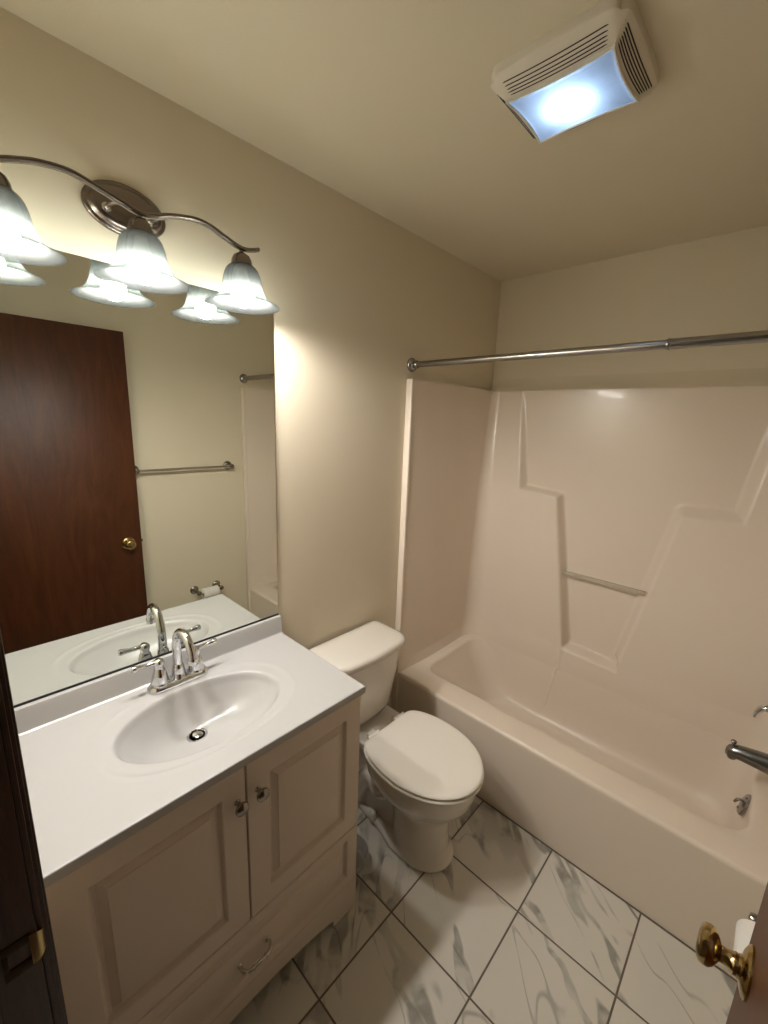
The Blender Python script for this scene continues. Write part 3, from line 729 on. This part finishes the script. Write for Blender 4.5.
# ------------------------------------------------------------------ toilet
TC = 1.178
to = empty('toilet', (0.3, TC, 0), 'white two piece toilet with closed lid between vanity and tub', 'toilet')
def egg(xb, xf, hw, z, n=48, px=2.0, pb=2.6, mid=None):
    xc = mid if mid is not None else (xb + xf) / 2; out = []
    for i in range(n):
        t = 2 * pi * i / n; c, s = cos(t), sin(t)
        p = px if c > 0 else pb
        k = (abs(c) ** p + abs(s) ** p) ** (-1 / p)
        out.append((xc + (xf - xc if c > 0 else xc - xb) * c * k, TC + hw * s * k, z))
    return out
bm = bmesh.new()
lv = [(0.36, 0.628, 0.112, 0.001), (0.36, 0.630, 0.113, 0.012), (0.365, 0.618, 0.108, 0.022), (0.37, 0.606, 0.101, 0.05), (0.37, 0.600, 0.096, 0.12), (0.36, 0.602, 0.096, 0.19), (0.33, 0.612, 0.104, 0.222),
      (0.28, 0.640, 0.130, 0.245), (0.25, 0.668, 0.155, 0.275), (0.235, 0.686, 0.170, 0.31), (0.235, 0.697, 0.180, 0.35), (0.235, 0.700, 0.184, 0.385), (0.24, 0.697, 0.181, 0.394), (0.26, 0.680, 0.165, 0.397)]
rings(bm, [egg(a, b, c, z, pb=2.4) for a, b, c, z in lv], True, True, True)
# foot flange
fl = [(0.14, 0.56, 0.088, 0.001), (0.14, 0.56, 0.089, 0.02), (0.15, 0.55, 0.082, 0.032), (0.17, 0.53, 0.07, 0.036)]
def foot(xb, xf, hw, z):
    r = egg(xb, xf, hw, z, px=3, pb=3)
    return [(x, TC + (y - TC) * (1.0 + 0.38 * sm((x - 0.30) / 0.16)), zz) for x, y, zz in r]
rings(bm, [foot(*a) for a in fl], True, True, True)
# trapway
tr = [(0.13, 0.42, 0.062, 0.02), (0.12, 0.42, 0.060, 0.12), (0.10, 0.42, 0.064, 0.2), (0.09, 0.42, 0.075, 0.28), (0.06, 0.42, 0.098, 0.34), (0.045, 0.40, 0.118, 0.36), (0.04, 0.38, 0.124, 0.392), (0.05, 0.37, 0.118, 0.398)]
rings(bm, [egg(a, b, c, z, px=4, pb=4) for a, b, c, z in tr], True, True, True)
for s in (-1, 1):
    tube(bm, catmull([(0.40, TC + s * 0.075, 0.25), (0.33, TC + s * 0.082, 0.20), (0.27, TC + s * 0.068, 0.22), (0.22, TC + s * 0.06, 0.15), (0.18, TC + s * 0.055, 0.05)], 6), 0.038, 16)
bw = fin('bowl', bm, M['china'], to, angle=180)
rm = bw.modifiers.new('remesh', 'REMESH'); rm.mode = 'VOXEL'; rm.voxel_size = 0.005; rm.use_smooth_shade = True
s_ = bw.modifiers.new('smooth', 'SMOOTH'); s_.iterations = 7; s_.factor = 0.5
off(bw, to)
for s in (-1, 1):
    bm = bmesh.new(); lathe(bm, [(0.016, 0.028), (0.0165, 0.044), (0.015, 0.053), (0.010, 0.060), (0.0, 0.062)], (0.295, TC + s * 0.082, 0), 'z', 24, False)
    off(fin('bolt_cap', bm, M['white_plastic'], to), to)
def seat_ring(z, e):
    xc, xb, xf, hw, hb = 0.470, 0.283 + e, 0.712 - e, 0.193 - e, 0.120 - e; half = []
    for i in range(25):
        t = pi / 2 * i / 24; half.append((xc + (xf - xc) * cos(t), hw * sin(t)))
    for i in range(1, 21):
        t = i / 20 * 0.985; half.append((xc - (xc - xb) * t, hb + (hw - hb) * math.sqrt(1 - t ** 2.0)))
    half.append((xb + 0.0005, hb + 0.004)); half.append((xb, hb - 0.006))
    return [(x, TC + y, z) for x, y in half] + [(x, TC - y, z) for x, y in half[:0:-1]]
bm = bmesh.new()
rings(bm, [seat_ring(0.3985, 0.008), seat_ring(0.400, 0.001), seat_ring(0.406, -0.003), seat_ring(0.410, -0.001), seat_ring(0.4115, 0.006), seat_ring(0.412, 0.014)], True, True, True)
off(fin('seat', bm, M['seat'], to, angle=50), to)
bm = bmesh.new()
rings(bm, [seat_ring(0.4160, 0.012), seat_ring(0.4165, 0.003), seat_ring(0.422, 0.0), seat_ring(0.4265, 0.003), seat_ring(0.4285, 0.010), seat_ring(0.4292, 0.03), seat_ring(0.4297, 0.08)], True, True, True)
off(fin('lid', bm, M['seat'], to, angle=50), to)
for s in (-1, 1):
    bm = bmesh.new(); box(bm, (0.252, TC + s * 0.075 - 0.02, 0.397), (0.292, TC + s * 0.075 + 0.02, 0.424), 0.006, 3); lathe(bm, [(0.008, -0.03), (0.008, 0.03)], (0.276, TC + s * 0.078, 0.418), 'y', 16)
    off(fin('hinge', bm, M['seat'], to), to)
TK = TC - 0.020
def tank_ring(xb, xf, hw, z, bow, r):
    pts = rrect(xb, xf, TK - hw, TK + hw, 0, z, 8, 10, [r, r, 0.02, 0.02])
    out = []
    for x, y, zz in pts:
        f = (x - xb) / (xf - xb); out.append((x + f * bow * (1 - ((y - TK) / hw) ** 2), y, zz))
    return out
bm = bmesh.new()
tk = [(0.055, 0.165, 0.115, 0.401, 0.018, 0.04), (0.045, 0.180, 0.138, 0.410, 0.02, 0.045), (0.038, 0.190, 0.150, 0.44, 0.022, 0.045), (0.030, 0.203, 0.172, 0.58, 0.024, 0.045), (0.026, 0.210, 0.182, 0.70, 0.025, 0.045), (0.026, 0.210, 0.182, 0.712, 0.025, 0.045)]
rings(bm, [tank_ring(*a) for a in tk], True, True, True)
off(fin('tank', bm, M['china'], to, angle=60), to)
bm = bmesh.new()
tl = [(0.024, 0.212, 0.192, 0.7125, 0.026, 0.05), (0.018, 0.222, 0.202, 0.714, 0.026, 0.055), (0.016, 0.226, 0.205, 0.722, 0.026, 0.058), (0.016, 0.226, 0.205, 0.734, 0.026, 0.058), (0.019, 0.222, 0.201, 0.742, 0.026, 0.056), (0.026, 0.212, 0.186, 0.7475, 0.025, 0.05), (0.05, 0.185, 0.16, 0.7505, 0.022, 0.04)]
rings(bm, [tank_ring(*a) for a in tl], True, True, True)
off(fin('tank_lid', bm, M['china'], to, angle=60), to)

# ------------------------------------------------------------------ towel bar and paper holder on the right wall
tb = empty('towel_bar', (W, 1.115, 1.325), 'chrome towel bar on the right wall, partly behind the door in the mirror', 'towel bar')
PST = [(0.0, 0.0), (0.030, 0.0), (0.031, 0.003), (0.029, 0.007), (0.022, 0.011), (0.013, 0.015), (0.011, 0.022), (0.011, 0.045), (0.014, 0.050), (0.0165, 0.058), (0.0165, 0.068), (0.013, 0.075), (0.0, 0.078)]
for s in (-1, 1):
    bm = bmesh.new(); lathe(bm, PST, (-0.0005, s * 0.295, 0), '-x', 28); fin('post', bm, M['knob'], tb)
bm = bmesh.new(); tube(bm, [(-0.062, -0.295, 0), (-0.062, 0.295, 0)], 0.0085, 18); fin('bar', bm, M['chrome'], tb)
tp = empty('toilet_paper_holder', (W, 1.210, 0.475), 'chrome two post toilet paper holder low on the right wall', 'paper holder')
PS2 = [(0.0, 0.0), (0.028, 0.0), (0.029, 0.003), (0.027, 0.007), (0.020, 0.011), (0.012, 0.015), (0.010, 0.022), (0.010, 0.062), (0.013, 0.068), (0.0155, 0.077), (0.0155, 0.086), (0.012, 0.093), (0.0, 0.096)]
for s in (-1, 1):
    bm = bmesh.new(); lathe(bm, PS2, (-0.0005, s * 0.078, 0), '-x', 28); fin('post', bm, M['knob'], tp)
bm = bmesh.new(); tube(bm, [(-0.080, -0.078, 0), (-0.080, 0.078, 0)], 0.0075, 16); fin('roller', bm, M['white_plastic'], tp)
tr_ = empty('toilet_paper_roll', (W - 0.080, 1.208, 0.463), 'nearly used up white toilet paper roll on the chrome holder', 'toilet paper')
bm = bmesh.new(); lathe(bm, [(0.0205, -0.052), (0.0355, -0.052), (0.036, -0.050), (0.036, 0.050), (0.0355, 0.052), (0.0205, 0.052), (0.0205, -0.052)], (0, 0, 0), 'y', 36, False, False)
fin('paper', bm, M['paper'], tr_)
bm = bmesh.new(); lathe(bm, [(0.0195, -0.0515), (0.0204, -0.0515), (0.0204, 0.0515), (0.0195, 0.0515), (0.0195, -0.0515)], (0, 0, 0), 'y', 36, False, False)
fin('cardboard_core', bm, M['card'], tr_)

# ------------------------------------------------------------------ small bowl on the floor beside the vanity
bm = bmesh.new()
lathe(bm, [(0.0, 0.001), (0.052, 0.001), (0.056, 0.004), (0.064, 0.03), (0.070, 0.052), (0.0745, 0.055), (0.0745, 0.057), (0.068, 0.0565), (0.062, 0.03), (0.054, 0.006), (0.0, 0.005)], (0.345, 0.920, 0), 'z', 40)
tag(fin('plastic_bowl', bm, M['clear_bowl']), 'small round translucent plastic bowl on the floor beside the vanity', 'bowl')
